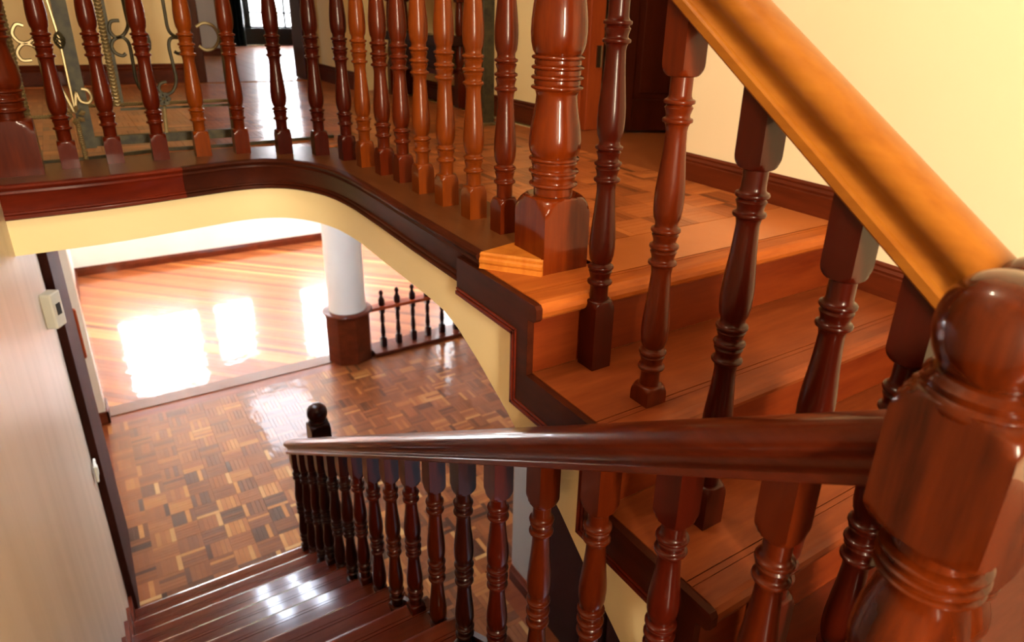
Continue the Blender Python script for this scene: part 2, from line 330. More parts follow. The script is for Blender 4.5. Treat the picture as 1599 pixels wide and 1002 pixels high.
# ------------------------------------------------------------------ lower floor shell
struct('floor_lower', MB().box(-2.4, 3.4, -.6, 4.735, -2.7, LZ-.006), M_TREAD)
struct('floor_lounge', MB().box(-2.4, 3.4, 4.735, 8.6, -2.9, -2.656), M_TREAD)
struct('wall_lounge_left', MB().box(-1.3, -1.04, 4.74, 8.6, -2.9, -.18), M_WHITE)
struct('wall_lounge_right', MB().box(3.4, 3.6, -.6, 8.6, -2.9, -.18), M_WHITE)
zs = (-1.95, -.70)
wb = MB().box(-1.3,3.6,8.6,8.75,-2.9,zs[0]).box(-1.3,3.6,8.6,8.75,zs[1],-.18)
for a, b_ in [(-1.3,-.74),(.26,.42),(.98,1.62),(2.6,3.6)]: wb.box(a,b_,8.6,8.75,zs[0],zs[1])
struct('wall_lounge_end', wb, M_WHITE)
for k, (a, b_) in enumerate([(-.74,.26),(.42,.98),(1.62,2.6)]):
    fr = MB().box(a,a+.03,8.6,8.66,zs[0],zs[1]).box(b_-.03,b_,8.6,8.66,zs[0],zs[1]).box(a,b_,8.6,8.66,zs[0],zs[0]+.03).box(a,b_,8.6,8.66,zs[1]-.03,zs[1])
    w_ = struct('window_%d' % (k+2), fr, M_WHITE)
    MB().box(a+.03,b_-.03,8.63,8.634,zs[0]+.03,zs[1]-.03).build('pane', M_GLASS, w_)
baseboard('baseboard_lounge_end', [(-1.04,8.5999,-2.65),(3.4,8.5999,-2.65)], h=.11)
baseboard('baseboard_lounge_left', [(-1.0399,4.76,-2.65),(-1.0399,8.6,-2.65)], h=.09, side=1)
struct('wall_pier', MB().box(-1.5,-.925,4.50,4.73,LZ,-.18), M_LWALL)
struct('baseboard_pier', MB().box(-1.5,-.905,4.482,4.50,LZ,LZ+.10).box(-.925,-.905,4.482,4.73,LZ,LZ+.10), M_BASE, bevel=.004)
struct('wall_side_room', MB().box(-2.4,-2.3,2.6,8.6,-2.9,-.18).box(-2.4,-1.15,2.6,2.7,-2.9,-.18).box(-2.4,-1.3,4.7,4.9,-2.9,-.18), M_WHITE)
# dark casing at the end of the left stair wall
cs = struct('door_3', MB().box(-1.17,-.915,3.02,3.10,LZ,-.3).box(-.94,-.908,2.22,3.10,LZ,-.3), M_CASE, bevel=.004)
MB().box(-.92,-.895,3.085,3.115,-1.30,-1.0).build('strike_block', M_JAMB, cs, bevel=.01)
MB().box(-.9149,-.911,2.93,2.96,-.95,-.62).build('light_sliver', M_WHITE, cs)  # sliver of light in the dark casing, modelled as a white strip
sk = MB()
for k in range(13):
    z = LZ+.1658*k; y1 = 2.223-T*(k-1)+.02; y0 = 2.223-T*k+.02
    if k == 0: sk.box(-.94,-.922,2.25,2.86,LZ,LZ+.10)
    else: sk.box(-.94,-.924,y0-.04,y1-.03,z-.16,z+.09)
struct('baseboard_left', sk, M_BASE)
# wall and cupboard under the upper flight
struct('wall_under_stairs', MB().box(.92,1.1,1.16,1.52,LZ,-.18), M_GREY)
baseboard('baseboard_under_stairs', [(.9199,1.52,LZ),(.9199,1.16,LZ)], h=.10, side=1)
struct('floor_under_stairs', MB().box(.45,1.0,-.6,.98,LZ,LZ+.012), M_LTREAD)
cb = thing('understair_cupboard', 'dark brown cupboard in the shadow under the upper flight', 'cupboard', (.9,.75,LZ))
MB().box(0,.18,-.75,.405,0,1.75).build('body', M_CASE, cb, bevel=.004)
MB().box(-.02,0,-.56,-.1,.05,1.7).build('door', M_CASE, cb, bevel=.004); MB().box(-.02,0,-.08,.38,.05,1.7).build('door', M_CASE, cb, bevel=.004)

# ------------------------------------------------------------------ mosaic parquet
def square_mesh(k, mat, vertical, size=.16, n=5, lo=0., hi=1.):
    mb = MB(); w = size/n; base = random.random()
    for i in range(n):
        t_ = min(1, max(.01, .78*base+.22*random.random()))
        if random.random() < .10: t_ = 1.0
        if random.random() < .10: t_ = .04
        g = .0005; z = random.uniform(-.0002,.0002)
        a0 = i*w+g; a1 = (i+1)*w-g
        if vertical: mb.box(a0,a1,g,size-g,-.006,z,tone=t_,bottom=False)
        else: mb.box(g,size-g,a0,a1,-.006,z,tone=t_,bottom=False)
    m = mb.mesh('parquet_square'); m.materials.append(mat); return m
def lay(parent, mat, x0, x1, y0, y1, z, keep, size=.16, limit=300, key=None):
    vs = [[square_mesh(k, mat, v, size) for k in range(14)] for v in (0,1)]
    cells = []
    nx = int(math.floor((x1-x0)/size)); ny = int(math.floor((y1-y0)/size))
    for i in range(nx):
        for j in range(ny):
            x = x0+i*size; y = y0+j*size
            if keep(x, y, size): cells.append((x, y, (i+j) % 2))
    cells.sort(key=lambda c: (c[0]-CP[0])**2+(c[1]-CP[1])**2 if key is None else key(c))
    for (x, y, v) in cells[:limit]:
        o = bpy.data.objects.new('parquet_square', random.choice(vs[v])); COL.objects.link(o); o.parent = parent; o.location = (x, y, z)
    rest = cells[limit:]
    if rest:
        mb = MB()
        for (x, y, v) in rest:
            base = random.random()
            for i in range(5):
                w = size/5; t_ = min(1, max(.01, .5*base+.5*random.random())); g = .0005
                if v: mb.box(x+i*w+g, x+(i+1)*w-g, y+g, y+size-g, z-.006, z, tone=t_, bottom=False)
                else: mb.box(x+g, x+size-g, y+i*w+g, y+(i+1)*w-g, z-.006, z, tone=t_, bottom=False)
        o = mb.build('parquet_square_field', mat, parent); o['kind'] = 'stuff'
pf = bpy.data.objects['floor_lower']
lay(pf, M_PARQ, -.935, 3.3, 4.58-31*.134, 4.58, LZ, lambda x,y,s: y > 2.04 or (x > .02 and (x+s < .93 or y > 1.54)), size=.134, key=lambda c: (c[0]+.72)**2*1.2+(c[1]+1.03)**2)
MB().box(-.92,3.3,4.585,4.733,LZ-.006,LZ+.001,tone=.1).build('border_board', M_PARQ, pf)
# hidden-from-view part of the lower floor under the flights keeps plain boards
uf = bpy.data.objects['floor_upper']
def keepu(x, y, s):
    if y < 1.6: return x > .24 and x+s < 1.1
    return True
lay(uf, M_UPARQ, .245-22*.12, 1.27, .265, 4.58, 0, lambda x,y,s: keepu(x,y,s) and (x > .24 or y > 1.76), size=.12)
MB().box(.23,1.1,.0735,.262,-.006,0,tone=.8).build('border_board', M_UPARQ, uf)
MB().box(1.05,1.9,.79,1.9,-.006,-.001,tone=.3).build('border_board', M_UPARQ, uf)
for k in range(33):
    x = -2.55+k*.136
    MB().box(x+.0006,x+.1354,4.579,9.5,-.010,-.002,tone=random.uniform(.2,.9)).build('board', M_UPARQ, uf)

# ------------------------------------------------------------------ lounge planks laid at 45 degrees
def clip(poly, ax, val, keep_less):
    out = []
    for i in range(len(poly)):
        a = poly[i]; b = poly[(i+1) % len(poly)]
        ia = (a[ax] <= val) == keep_less; ib = (b[ax] <= val) == keep_less
        if ia: out.append(a)
        if ia != ib:
            t_ = (val-a[ax])/(b[ax]-a[ax]); out.append((a[0]+(b[0]-a[0])*t_, a[1]+(b[1]-a[1])*t_))
    return out
lf = bpy.data.objects['floor_lounge']; q = math.sqrt(.5); wpl = .062
s0 = (-1.04+4.74)*q
for k in range(140):
    sa = s0+k*wpl+.0004; sb = s0+(k+1)*wpl-.0004
    P = [(sa*q-8*q, sa*q+8*q), (sb*q-8*q, sb*q+8*q), (sb*q+8*q, sb*q-8*q), (sa*q+8*q, sa*q-8*q)]
    P = [(P[0]), (P[3]), (P[2]), (P[1])]
    for ax, val, kl in ((0,-1.04,False),(0,3.4,True),(1,4.737,False),(1,8.6,True)):
        if P: P = clip(P, ax, val, kl)
    if len(P) >= 3: MB().prism(P, -2.656, -2.65+random.uniform(-.0002,.0002), tone=min(1,max(.02,random.gauss(.5,.36)))).build('plank', M_PLANK, lf)
struct('trim_1', MB().box(-.925,3.3,4.733,4.742,-2.66,LZ), M_FASD)

# ------------------------------------------------------------------ stair well edge: curb, fascia, plaster
lb = thing('landing_balustrade', 'curved wooden balustrade with turned balusters around the upper stair well', 'balustrade', (0,1.0,0))
LBL = Vector((0,1.0,0))
def inpar(o, L0): o.location = Vector(o.location)-L0; return o
ctr = [(0.145,.23),(.145,.6),(.145,.9),(.143,1.1),(.132,1.24),(.112,1.37),(.07,1.48),(.01,1.55),(-.08,1.60),(-.2,1.64),(-.323,1.652),(-.46,1.648),(-.6,1.637),(-.73,1.615),(-.86,1.60),(-1.0,1.60)]
# curb top board as a strip between outer edge and inner edge
E_ = [(0,.25)]+EDGE
n = 60; A = resample(E_, n); B = resample(inner, n)
mb = MB(); v = []; f = []
for a, b in zip(A, B): v += [(a.x,a.y,-.005),(a.x,a.y,.036),(b.x,b.y,.036),(b.x,b.y,-.005)]
for i in range(n-1):
    for j in range(4): f.append((4*i+j, 4*i+(j+1)%4, 4*i+4+(j+1)%4, 4*i+4+j))
mb.add(v, f); mb.add([v[0],v[1],v[2],v[3]], [(0,1,2,3)])
curb = mb.build('curb_board', M_CURB, lb); inpar(curb, LBL)
# diagonal moulded end of the curb (orange end grain)
ep = [(0.006,.250),(.022,.256),(.236,.30),(.236,.262),(.094,.262),(.078,.152),(.060,.150)]
ec = MB().prism([(0.0,.252),(.236,.302),(.236,.24),(.098,.24),(.098,.140)],0,.0365)
ec.sweep([Vector((0.0,.252,0)),Vector((.094,.136,0))],[(0,.0),(.010,.0),(.006,.010),(.010,.016),(.010,.022),(.004,.027),(.006,.033),(0,.037)])
eo = ec.build('curb_end', M_END, lb); eo['label'] = 'pale orange cut end of the curb'; inpar(eo, LBL)
def fascia(path, mat, name, parent, L0):
    prof = [(-.004,.0361),(-.010,.034),(-.013,.028),(-.010,.020),(-.006,.017),(-.008,.010),(-.004,.004),(-.004,-.044),(-.009,-.046),(-.011,-.051),(-.007,-.054),(-.012,-.058),(-.014,-.064),(-.010,-.068),(.010,-.068),(.010,.0361)]
    o = MB().sweep([Vector((x,y,0)) for x,y in path], [(a,b) for a,b in prof], smooth=True).build(name, mat, parent); inpar(o, L0); return o
EF = [(0,.25)]+EDGE
o = fascia([p for p in EF if p[0] > -.37]+[(-.447,1.4785)], M_FASD, 'fascia_board', lb, LBL)
o = fascia([(-.4475,1.4784)]+[p for p in EF if p[0] < -.46], M_FASR, 'fascia_board', lb, LBL); o['label'] = 'redder length of fascia board beside the left wall'

# ------------------------------------------------------------------ upper flight of stairs
uf_ = thing('upper_staircase', 'wooden upper flight rising to the landing beside the cream wall', 'staircase', (.5,0,0))
U0 = Vector((.5,0,0))
def nosing_tread(y_front, y_back, z, x0, x1, th=.040):
    P = []
    for k in range(7):
        a = -math.pi/2+math.pi*k/6
        r = th/2; P.append((y_front+r-r*math.cos(a)*1.0, z-r+r*math.sin(a)))
    g = y_front+.073
    P += [(g-.0142,z),(g-.0142,z-.002),(g-.0126,z-.002),(g-.0126,z),(g-.0012,z),(g-.0012,z-.003),(g+.0012,z-.003),(g+.0012,z),(y_back,z),(y_back,z-th)]
    return P
for k in range(4):
    yf = -k*T; z = -k*H
    yb = .0735 if k == 0 else yf+T+.03
    if k == 3: yb = yf+T+.03
    x0 = 0.0
    P = nosing_tread(yf, yb, z, 0, 1.103)
    if k == 3: P = nosing_tread(yf-1.7, yf+T+.03, z, 0, 1.103)
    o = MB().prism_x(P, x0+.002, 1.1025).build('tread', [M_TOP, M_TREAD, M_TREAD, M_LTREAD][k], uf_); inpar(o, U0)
    if k < 3:
        o = MB().box(x0+.002,1.1025,yf+.03,yf+.045,z-H+.0005,z-.040).build('riser', M_RISER, uf_); inpar(o, U0)
        o = MB().box(.02,1.10,yf+.0245,yf+.0295,z-.046,z-.0405).build('nosing_bead', M_RISER, uf_); inpar(o, U0)
# board filling the top step between nosing and curb
o = MB().box(.002,.245,.0745,.262,-.02,0).build('tread', M_TOP, uf_); inpar(o, U0)
o = MB().box(.20,.262,.235,.33,-.02,-.001).build('tread', M_TOP, uf_); inpar(o, U0)
# cut string: stepped dark band with a raised lower bead
def stepped(off, w, lower, x0, x1, mat, nm):
    up = []; lo = []
    for k in range(3):
        up += [(.004-k*T if k else .0, -k*H)]
    pts = []
    # upper boundary from landing to half landing
    top = [(.345, -.0685+.0) , (.345,-.002)]
    for k in range(3):
        top += [(-k*T+.006, -k*H-.002), (-k*T, -k*H-.010), (-k*T, -k*H-.032), (-k*T+.008, -k*H-.040), (-k*T+.03, -k*H-.042), (-k*T+.03, -(k+1)*H-.002)]
    top += [(-2.62*T-.2, -3*H-.002)]
    low = [(-2.62*T-.2, -3*H-w)]
    for k in (2,1,0):
        low += [(-k*T+.03+.06, -(k+1)*H-w), (-k*T+.03+.06, -k*H-w)]
    low += [(.345, -w)]
    return top+low
P = stepped(0,.097,0,0,0,None,'')
P = P[1:]
o = MB().prism_x(P, -.014, .0015).build('string_trim', M_FASD, uf_); inpar(o, U0)
for dz, r_ in ((.005,.005),(.015,.003)):
    mb = MB(); x0 = -.014-r_
    mb.box(x0,-.013,.09-dz-r_,.345,-.097+dz-r_,-.097+dz+r_)
    for k in range(3):
        yv = .09-k*T-dz; zt0 = -k*H-.097+dz; zb0 = -(k+1)*H-.097+dz
        mb.box(x0,-.013,yv-r_,yv+r_,zb0-r_,zt0+r_)
        mb.box(x0,-.013,(yv-T if k < 2 else -.85)-r_,yv+r_,zb0-r_,zb0+r_)
    o = mb.build('string_bead', M_FASR, uf_, bevel=.0015); inpar(o, U0)
# plaster under the fascia and the string
soff = [(.9,-.18),(.75,-.18),(.55,-.181),(.448,-.186),(.37,-.206),(.27,-.249),(.132,-.320),(-.092,-.450),(-.254,-.576),(-.6,-.82),(-1.0,-1.10)]
plast = [(.9,-.04),(.33,-.04)]
for k in range(3): plast += [(-k*T+.05, -k*H-.05), (-k*T+.05, -(k+1)*H-.05)]
plast += [(-1.0,-3*H-.05)]
low = list(reversed(soff))
mb = MB().prism_x(plast+low, .0014, 1.102)
struct('trim_2', mb, M_YELLOW)
mb = MB().sweep([Vector((x,y,0)) for x,y in [(.0016,.88),(.0024,.95)]+[p for p in EDGE if p[1] > 1.055 or p[0] < 0]], [(.0,-.18),(.0,-.05),(.05,-.05),(.05,-.18)], smooth=True)
struct('trim_3', mb, M_YELLOW)

# ------------------------------------------------------------------ turned balusters and newels
def block(mb, w, z0, z1, r0=0, r1=0, c=(0,0)):
    """square block whose ends (r>0) are rounded off on a lathe towards the turned part"""
    h = w/2; sub = 7
    D = h*1.4142; K = 1-.0208/.05*w/D
    lv = []
    if r0:
        for i in range(sub+1):
            a_ = math.pi/2*(1-i/sub); lv.append((z0+r0*(1-math.sin(a_)), D*(1-K*(1-math.cos(a_)))))
    else: lv.append((z0, D))
    if r1:
        for i in range(sub+1):
            a_ = math.pi/2*i/sub; lv.append((z1-r1+r1*math.sin(a_), D*(1-K*(1-math.cos(a_)))))
    else: lv.append((z1, D))
    nn = 32 if w < .08 else 64; v = []; f = []
    for z, R in lv:
        for k in range(nn):
            a = 2*math.pi*k/nn+math.pi/4
            c_, s_ = math.cos(a), math.sin(a); m_ = h/max(abs(c_), abs(s_))
            rr = min(m_, R)
            v.append((c[0]+rr*c_, c[1]+rr*s_, z))
    for i in range(len(lv)-1):
        for k in range(nn): f.append((i*nn+k, i*nn+(k+1)%nn, (i+1)*nn+(k+1)%nn, (i+1)*nn+k))
    f.append(tuple(range(nn-1,-1,-1))); m_ = len(lv)-1; f.append(tuple(m_*nn+k for k in range(nn)))
    mb.add(v, f)
def ridge(z, r=.0265, lo=.0212, h=.0036):  # thin raised bead
    return [(lo,z-h*1.6),(lo+.001,z-h*1.25),(r-.0008,z-h*.8),(r,z-h*.35),(r,z+h*.35),(r-.0008,z+h*.8),(lo+.001,z+h*1.25),(lo,z+h*1.6)]
def cove(z0, z1, lo=.0206, r=.0245):       # hollow swelling between two beads
    return [(lo,z0),(lo+.0004,z0+(z1-z0)*.25),(lo+.0018,z0+(z1-z0)*.6),(r,z1)]
def turned(z0, L=.59, k=1.0):
    s = L/.59
    P = [(.0195,-.006),(.0193,.0),(.0193,.032)]
    P += ridge(.042)+cove(.050,.066)+ridge(.075,.0270)
    P += [(.0190,.084),(.0225,.089),(.0255,.102),(.0268,.118),(.0264,.138),(.0242,.165),(.0213,.195),(.0194,.222),(.0186,.238),(.0200,.249)]
    P += ridge(.258)+cove(.266,.280)+ridge(.290,.0272)+cove(.298,.312)+ridge(.321,.0272)+[(.0205,.330)]
    P += [(.0210,.336),(.0245,.344),(.0264,.358),(.0270,.376),(.0264,.396),(.0240,.422),(.0212,.450),(.0193,.478),(.0184,.498),(.0198,.506)]
    P += ridge(.515)+cove(.522,.536)+ridge(.546,.0268)+[(.0196,.555),(.0193,.560),(.0193,.590),(.0195,.596)]
    return [(r_*k, z0+z*s) for r_, z in P]
BAL_CACHE = {}
def baluster_mesh(hb, L, ht, w=.050, slope=0.):
    key = (round(hb,3), round(L,3), round(ht,3), slope)
    if key in BAL_CACHE: return BAL_CACHE[key]
    mb = MB(); block(mb, w, 0, hb, 0, min(.026, hb*.6)); mb.lathe(turned(hb-.004, L), 20)
    zt = hb+L
    block(mb, w, zt-.008, zt+ht, .022, 0)
    if slope:   # cut the top parallel to the handrail
        mb.v = [(x,y,z+(slope*y+.004 if z > zt+ht-1e-4 else 0)) for x,y,z in mb.v]
    m = mb.mesh('baluster'); BAL_CACHE[key] = m; return m
def put_baluster(parent, L0, x, y, z, hb, L, ht, tone, slope=0.):
    m = baluster_mesh(hb, L, ht, slope=slope)
    o = bpy.data.objects.new('baluster', m); COL.objects.link(o); o.parent = parent; o.location = Vector((x,y,z))-L0
    if not m.materials: m.materials.append(TONE[tone])
    o.material_slots[0].link = 'OBJECT'; o.material_slots[0].material = TONE[tone]
    if tone == 'orange': o['label'] = 'pale orange baluster'
    if tone == 'black': o['label'] = 'near black baluster'
    return o
def newel_prof(k, z0, sc):
    def rg(z, r_=.0560, lo=.0490): return [(lo,z-.0055),(r_-.0015,z-.0030),(r_,z-.0012),(r_,z+.0012),(r_-.0015,z+.0030),(lo,z+.0055)]
    P = [(.044,0),(.044,.034)]+rg(.041,.0545)+[(.0480,.052),(.0505,.060)]+rg(.070,.0560)+[(.0485,.080),(.0510,.088)]+rg(.097,.0560,.0495)
    P += [(.0500,.104),(.0545,.110),(.0575,.124),(.0572,.142),(.0540,.168),(.0490,.193),(.0455,.215),(.0440,.231),(.0465,.240)]
    P += rg(.248)+[(.0500,.257)]+rg(.268)+[(.0500,.277)]+rg(.288)+[(.0500,.297)]+rg(.308)
    P += [(.0500,.315),(.0540,.321),(.0578,.337),(.0592,.356),(.0585,.380),(.0550,.410),(.0500,.440),(.0460,.465),(.0440,.485),(.0460,.494)]
    P += rg(.502,.0545)+[(.0490,.510)]+rg(.520,.0555)+[(.0490,.529)]+rg(.538,.0545)+[(.0440,.546),(.0440,.590)]
    return [(r_*k, z0+z*sc) for r_, z in P]
def ball_top(mb, z, k=1.0, c=(0,0), sc=1.0):
    P = [(.046,-.006),(.054,.0),(.0585,.005),(.0600,.011),(.0580,.017),(.054,.020),(.0555,.024),(.0560,.028),(.052,.032),(.0500,.035)]
    for i in range(15):
        a = -math.pi*.26+(math.pi*.76)*i/14
        P.append((max(.0005,.0590*max(0,math.cos(a))**.72), .078+.0560*(math.sin(a) if a < 0 else math.sin(a)**1.0)))
    mb.lathe([(r_*k, z+h*sc) for r_, h in P], 40, c)

rail_half = [(.018,0),(.0315,0),(.0335,.003),(.0335,.015),(.0315,.018),(.0265,.020),(.0235,.025),(.0222,.031),(.0235,.038),(.0285,.045),(.0340,.053),(.0365,.062),(.0357,.071),(.0315,.079),(.0225,.085),(.0115,.0878)]
RAIL = rail_half+[(0,.0885)]+[(-a,b) for a,b in reversed(rail_half)]
def rail(name, path, mat, parent, L0, k=(1.08,1.0)):
    o = MB().sweep([Vector(p) for p in path], [(a*k[0],b*k[1]) for a,b in RAIL], smooth=True).build(name, mat, parent); inpar(o, L0)
    return o

# landing balustrade
base_pos = [(0.131,0.366,'mid'),(0.125,0.51,'orange'),(0.121,0.66,'orange'),(0.121,0.815,'orange'),(0.125,0.968,'mid'),(0.113,1.092,'mid'),(0.1,1.232,'orange'),(0.083,1.367,'dark'),(0.024,1.49,'dark'),(-0.085,1.573,'dark'),(-0.218,1.644,'mid'),(-0.349,1.65,'orange'),(-0.485,1.645,'red'),(-0.622,1.647,'red'),(-0.75,1.618,'red')]
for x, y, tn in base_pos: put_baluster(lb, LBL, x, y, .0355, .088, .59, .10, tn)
mb = MB(); block(mb,.122,0,.168,0,.045); mb.lathe(newel_prof(1.0,.150,1.0),40); block(mb,.122,.728,.90,.035,.03); ball_top(mb,.885)
nm = mb.mesh('newel_post'); nm.materials.append(M_NEWEL)
for (x,y,z) in ((.155,.196,0),(-.882,1.600,.0355)):
    o = bpy.data.objects.new('newel_post', nm); COL.objects.link(o); o.parent = lb; o.location = Vector((x,y,z))-LBL
    if z: o.material_slots[0].link = 'OBJECT'; o.material_slots[0].material = TONE['mid']
zt = .0355+.088+.59+.10
rp_ = [Vector((x,y,zt-.001)) for x,y,_ in [(.150,.25,0)]+base_pos+[(-.83,1.603,0)]]
rail('handrail', rp_, M_RAIL, lb, LBL)

# upper stair balustrade
US = .68; UZ = .682
sb = thing('upper_stair_balustrade', 'sloping golden brown handrail on dark turned balusters beside the upper steps', 'balustrade', (.145,-.4,-.3))
SBL = Vector((.145,-.4,-.3))
for k, tn in enumerate(['dark','mid','dark','dark','dark']):
    y = (-.005,-.1795,-.356,-.532,-.648)[k]; zr = UZ+US*y
    zt_ = [-H,-H,-2*H,-3*H,-3*H][k]
    hb = zr-.100-.59-zt_
    L = .59
    if hb < .03: L = .59-(.03-hb); hb = .03
    put_baluster(sb, SBL, .141, y, zt_, hb, L, zr-zt_-hb-L, tn, slope=US)
rail('handrail', [(.143,.165,UZ+US*.165),(.143,-.755,UZ-US*.755)], M_RAIL, sb, SBL)
mb = MB(); block(mb,.115,0,.20,0,.03); mb.lathe(newel_prof(.96,.185,.40),40); block(mb,.115,.41,.70,.03,.03); ball_top(mb,.688,1.05)
o = mb.build('newel_post', M_NEAR, sb); o.location = Vector((.142,-.768,-3*H))-SBL

# lower stair balustrade
lw = thing('lower_stair_balustrade', 'dark red handrail on turned balusters descending towards the lower hall', 'balustrade', (-.055,.6,-1.2))
LWL = Vector((-.055,.6,-1.2))
def lrz(y): return .083-.604*(y+.73)
def ltread(y):
    k = 0
    while k < 11 and y < 2.223-T*(k+1)+.03: k += 1
    return -2.5+.1658*(k+1) if k < 11 else -.51
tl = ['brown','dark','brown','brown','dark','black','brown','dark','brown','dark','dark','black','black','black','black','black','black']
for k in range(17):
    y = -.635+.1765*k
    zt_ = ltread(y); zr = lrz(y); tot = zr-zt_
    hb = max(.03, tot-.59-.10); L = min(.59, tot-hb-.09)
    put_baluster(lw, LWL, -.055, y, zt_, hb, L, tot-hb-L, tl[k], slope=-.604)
rail('handrail', [(-.055,-.81,lrz(-.81)),(-.055,2.235,lrz(2.235))], M_LRAIL, lw, LWL, (1.05,.80))
mb = MB(); zb = -3*H
block(mb,.115,0,.16,0,.03); mb.lathe(newel_prof(1.0,.145,.745),48); block(mb,.115,.574,.738,.026,.034); ball_top(mb,.720,1.0)
o = mb.build('newel_post', M_NEAR, lw); o.location = Vector((-.050,-.805,zb))-LWL
mb = MB(); block(mb,.11,0,.16,0,.03); mb.lathe(newel_prof(.9,.145,.95),24); block(mb,.11,.68,.86,.03,.03); ball_top(mb,.845,.95)
o = mb.build('newel_post', TONE['black'], lw); o.location = Vector((.125,2.35,LZ))-LWL; o['label'] = 'near black newel post with a ball finial'

# ------------------------------------------------------------------ lower flight
lfl = thing('lower_staircase', 'dark varnished lower flight descending along the pale left wall', 'staircase', (-.45,.8,-1.5))
LF = Vector((-.45,.8,-1.5))
for k in range(12):
    z = -2.5+.1658*(k+1); yf = 2.223-T*k
    # descends away: the nosing points to +y
    yb = yf-T-.03 if k < 11 else -2.59
    P = nosing_tread(0, yf-yb, 0, 0, 1)
    P = [(yf-a, z+b) for a, b in P]
    o = MB().prism_x(P, -.9235, .0).build('tread', M_LTREAD, lfl); inpar(o, LF)
    o = MB().box(-.9235,.0,yf-.045,yf-.03,z-.1658+.0005,z-.040).build('riser', M_LTREAD, lfl); inpar(o, LF)
ls = [(2.27,LZ)]
for k in range(11): ls += [(2.223-T*k-.03, -2.5+.1658*(k)-.03 if k else LZ), (2.223-T*k-.03, -2.5+.1658*(k+1)-.045)]
P = [(2.19,LZ),(2.19,LZ+.12)]+[(-.65,-.56),(-.65,-.95)]+[(1.75,LZ)]
o = MB().prism_x(P, -.03, -.012).build('string_board', M_FASD, lfl); inpar(o, LF)

# ------------------------------------------------------------------ column and small balustrade
cl = thing('round_column', 'white round column with an octagonal wooden base at the lounge threshold', 'column', (1.065,4.62,LZ))
MB().lathe([(.165,.46),(.165,2.32)],40).build('shaft', M_WHITE, cl)
MB().lathe([(.205,0),(.205,.465)],8,smooth=False).build('cladding', M_BASE, cl, bevel=.004)
MB().lathe([(.200,.46),(.218,.468),(.222,.478),(.215,.488),(.19,.492),(.165,.493)],40).build('collar', M_BASE, cl)
sbal = thing('low_balustrade', 'low dark balustrade with small finials right of the white column', 'balustrade', (1.8,4.6,LZ))
MB().box(-.55,1.45,-.13,.11,0,.035).build('plinth', M_BASE, sbal, bevel=.006)
MB().box(-.60,1.45,-.055,.055,.43,.46).build('rail', M_JAMB, sbal, bevel=.008)
mb = MB(); block(mb,.05,0,.09,0,.02)
mb.lathe([(.017,.085),(.017,.10),(.024,.108),(.018,.118),(.024,.14),(.020,.20),(.015,.24),(.023,.25),(.018,.262),(.023,.29),(.018,.33),(.016,.345)],12); block(mb,.042,.34,.40,.015,0)
mb.lathe([(.026,.425),(.030,.44),(.030,.48),(.016,.51),(.013,.525),(.020,.54),(.021,.555),(.012,.572),(.001,.576)],12)
sm = mb.mesh('baluster'); sm.materials.append(TONE['black'])
for k in range(12):
    o = bpy.data.objects.new('baluster', sm); COL.objects.link(o); o.parent = sbal; o.location = (-.415+.155*k,0,.035)

# ------------------------------------------------------------------ intercom, switch
ic = thing('wall_intercom', 'ivory wall intercom with a black slot on the left stair wall', 'intercom', (-.905,1.85,-.52))
MB().box(-.03,.014,-.030,.030,-.072,.066).build('housing', M_PLASTIC, ic, bevel=.006)
MB().box(.013,.016,-.012,.012,-.022,.022).build('screen', M_BLACK, ic)
ic.rotation_euler = (0,0,math.radians(-30))
sw = thing('light_switch', 'small white switch low on the left stair wall near its end', 'switch', (-.93,2.1,-1.40))
MB().box(0,.010,-.04,.04,-.04,.04).build('plate', M_PLASTIC, sw, bevel=.003); MB().box(.009,.014,-.012,.012,-.02,.02).build('rocker', M_PLASTIC, sw)

# ------------------------------------------------------------------ lights under the upper floor
tl_ = thing('tube_light', 'twin tube ceiling light under the upper floor', 'lamp', (-.05,3.05,-.18))
MB().box(-.16,.20,-.55,.55,-.03,0).build('tray', M_WHITE, tl_)
for x in (-.11,.13): MB().box(x-.035,x+.035,-.53,.53,-.06,-.03).build('tube', M_LAMP, tl_)
pl_ = thing('added_panel_light', 'added square panel light out of view on the lounge ceiling', 'lamp', (1.05,7.6,-.18))  # added out of view to put a bright patch on the parquet
MB().box(-.42,.42,-.8,.8,-.03,0).build('tray', M_WHITE, pl_)
MB().box(-.38,.38,-.76,.76,-.035,-.03).build('diffuser', M_PANEL, pl_)

# ------------------------------------------------------------------ wrought iron gate
def smooth_path(P, n=6):
    P = [Vector(p) for p in P]; out = []
    for i in range(len(P)-1):
        p0 = P[max(0,i-1)]; p1 = P[i]; p2 = P[i+1]; p3 = P[min(len(P)-1,i+2)]
        for k in range(n):
            t_ = k/n; out.append(.5*((2*p1)+(p2-p0)*t_+(2*p0-5*p1+4*p2-p3)*t_*t_+(3*p1-p0-3*p2+p3)*t_**3))
    out.append(P[-1]); return out
def twisted(a, b, w, turns):
    a = Vector(a); b = Vector(b); d = b-a; L = d.length; d.normalize()
    up = Vector((0,1,0)); sd = d.cross(up).normalized(); n_ = max(6, int(turns*8)); mb = MB(); v = []; f = []
    for i in range(n_+1):
        p = a+d*L*i/n_; an = turns*2*math.pi*i/n_
        for k in range(4):
            q_ = an+math.pi/2*k; v.append(p+(sd*math.cos(q_)+up*math.sin(q_))*w)
    for i in range(n_):
        for k in range(4): f.append((4*i+k,4*i+(k+1)%4,4*i+4+(k+1)%4,4*i+4+k))
    mb.add(v, f); mb.add(v[:4],[(0,1,2,3)]); mb.add(v[-4:],[(3,2,1,0)]); return mb
def scroll(pts, y, r=.006, mat=None): return MB().tube(smooth_path([(x,y,z) for x,z in pts]), r, 6)
GY = 2.0
